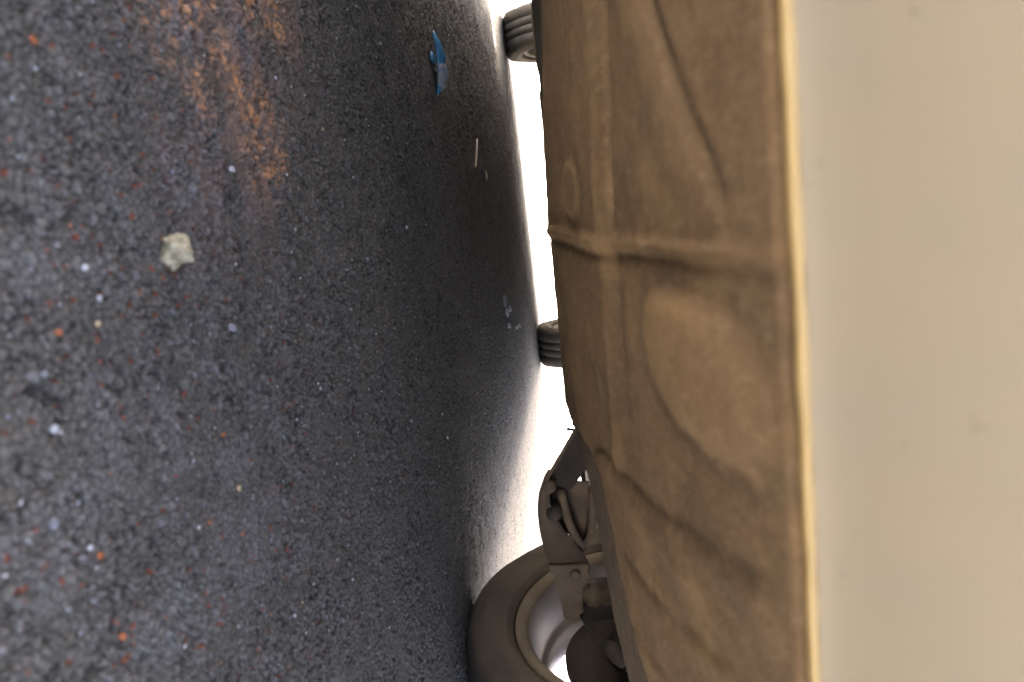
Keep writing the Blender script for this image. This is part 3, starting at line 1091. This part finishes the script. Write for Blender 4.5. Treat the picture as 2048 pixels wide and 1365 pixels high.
# loose grit nobody could count
bm = bmesh.new()
cols = ['white', 'grey', 'orange', 'cream', 'red']
proto = bmesh.new()
bmesh.ops.create_icosphere(proto, subdivisions=1, radius=1.0)
pv_ = [v.co.copy() for v in proto.verts]
pf_ = [[v.index for v in f.verts] for f in proto.faces]
proto.free()
GV, GF, GM = [], [], []
for k in range(900):
    a = math.radians(random.uniform(-28, 42))
    r_ = .26 * (4.2 / .26) ** (random.random() ** .95)
    x, y = math.sin(a) * r_, math.cos(a) * r_
    q = random.random()
    nearf = r_ < .6
    c = (2 if q < .16 else 4 if q < .27 else 3 if q < .27 else 1 if q < .80 else 0) if nearf else (0 if q < .62 else 1 if q < .93 else 3)
    sz = random.uniform(.0005, .0011) if nearf else random.uniform(.0005, .0014)
    if random.random() < .03:
        sz *= 1.7
    z = gz(x, y) + sz * .3
    off = random.uniform(0, 90)
    base = len(GV)
    sx_, sy_ = random.uniform(.7, 1.4), random.uniform(.7, 1.4)
    for v in pv_:
        d = 1 + .5 * mnoise.noise(v * 1.4 + Vector((off, off, 0)))
        GV.append((x + v.x * sz * sx_ * d, y + v.y * sz * sy_ * d, z + v.z * sz * .75 * d))
    for f in pf_:
        GF.append([base + i for i in f])
        GM.append(c)
grit = mesh_obj('loose_grit', GV, GF, None, None, False)
for c in cols:
    grit.data.materials.append(SM[c])
grit.data.polygons.foreach_set('material_index', GM)
tag(grit, 'fine white, grey and orange grit scattered over the tarmac', None, None, 'stuff')

# blue plastic wrapper, crumpled into a boat shape
t = NT('blue_plastic_film')
f = t.noise(40, 3, .5)
t.col(t.ramp(f, [(.3, (.04, .17, .31)), (.55, (.08, .27, .44)), (.75, (.30, .48, .58))]))
t.set(Roughness=.22)
t.b.inputs['Transmission Weight'].default_value = .15
bp = t.bump(t.noise(90, 3), .5, .002)
t.l(bp.outputs[0], t.b.inputs['Normal'])
blue = t.mat
t = NT('clear_grey_film')
f = t.noise(60, 4, .6)
t.col(t.ramp(f, [(.35, (.20, .26, .33)), (.6, (.36, .36, .36)), (.75, (.13, .28, .42))]))
t.set(Roughness=.25)
bp = t.bump(t.noise(120, 3), .6, .002)
t.l(bp.outputs[0], t.b.inputs['Normal'])
clear = t.mat


def film(name, length, hgt, depth, mat, seed, taper=(.06, .12), n=36, mrows=12):
    V, F = [], []
    for i in range(n):
        u_ = i / (n - 1)
        w = math.sin(math.pi * min(1, max(0, taper[0] + u_ * (1 - taper[0] - taper[1])))) ** .8
        for j in range(mrows):
            v_ = j / (mrows - 1)
            a = math.pi * (.08 + .84 * v_)
            x = (u_ - .5) * length
            y = -math.cos(a) * depth * w
            z = math.sin(a) * hgt * w
            cr = .10 * hgt * mnoise.noise(Vector((u_ * 5, v_ * 3.2, seed))) + .05 * hgt * mnoise.noise(Vector((u_ * 13, v_ * 7, seed + 4)))
            V.append((x + cr * .5, y + cr, z + cr * .8 + .002))
    for i in range(n - 1):
        for j in range(mrows - 1):
            F.append((i * mrows + j, i * mrows + j + 1, (i + 1) * mrows + j + 1, (i + 1) * mrows + j))
    o = mesh_obj(name, V, F, mat)
    md = o.modifiers.new('thickness', 'SOLIDIFY')
    md.thickness = .0004
    return o


wrap = empty('plastic_wrapper', (-.296, 1.572, .0))
tag(wrap, 'crumpled blue and clear plastic wrapper lying under the car', 'wrapper')
w1 = film('blue_film', .124, .024, .020, blue, 3.3, (.02, .04))
w1.parent = wrap
w1.location = (-.001, -.002, .001)
w1.rotation_euler = (math.radians(-12), math.radians(3), math.radians(-4))
w2 = film('clear_film', .070, .025, .020, clear, 8.1)
w2.parent = wrap
w2.location = (.018, -.003, .0015)
w2.rotation_euler = (math.radians(-8), math.radians(8), math.radians(4))
w3 = film('torn_corner', .028, .009, .012, blue, 12.7)
w3.parent = wrap
w3.location = (-.006, -.028, .0)
w3.rotation_euler = (0, 0, math.radians(-40))

# dry straw and crumbs under the car
M['straw'] = simple('dry_straw', (.66, .52, .36), (.82, .70, .54), 60, .7)
z0 = gz(-.14, 2.04)
straw = tube('straw', [(-.183, 2.08, z0 + .0075), (-.16, 2.06, z0 + .006), (-.135, 2.04, z0 + .0045), (-.109, 2.01, z0 + .003)], [.0018, .0030, .0030, .0022], M['straw'], None, 8)
tag(straw, 'dry pale straw lying on the dark tarmac under the car', 'straw')
cr = stone_mesh('leaf_crumb', (.012, .007, .004), M['straw'], 5.5, 2, .8, .9)
cr.location = (-.093, 2.25, gz(-.093, 2.25) + .003)
tag(cr, 'small brown dry leaf crumb beyond the straw', 'leaf')
FLK = [(.296, 2.35, .016, .007, 'long whitish paint flake, leftmost under the car'), (.345, 2.50, .009, .006, 'squarish whitish flake behind the long one'), (.342, 2.40, .0105, .007, 'pale flake between the long flake and the rear tyre'),
       (.387, 2.41, .0075, .006, 'round white flake nearest the rear tyre'), (.446, 2.76, .006, .005, 'small white flake behind the round one'), (.436, 2.66, .006, .004, 'smallest white flake of the group by the rear tyre')]
for k, (x, y, a, b, lab) in enumerate(FLK):
    o = stone_mesh('paint_flake', (a * 1.2, b * 1.35, .0065), SM['grey'] if k < 1 else SM['white'], 7.7 + k, 2, .9, .6)
    o.location = (x, y, gz(x, y) + .003)
    tag(o, lab, 'flake', 'whitish flakes under the car')
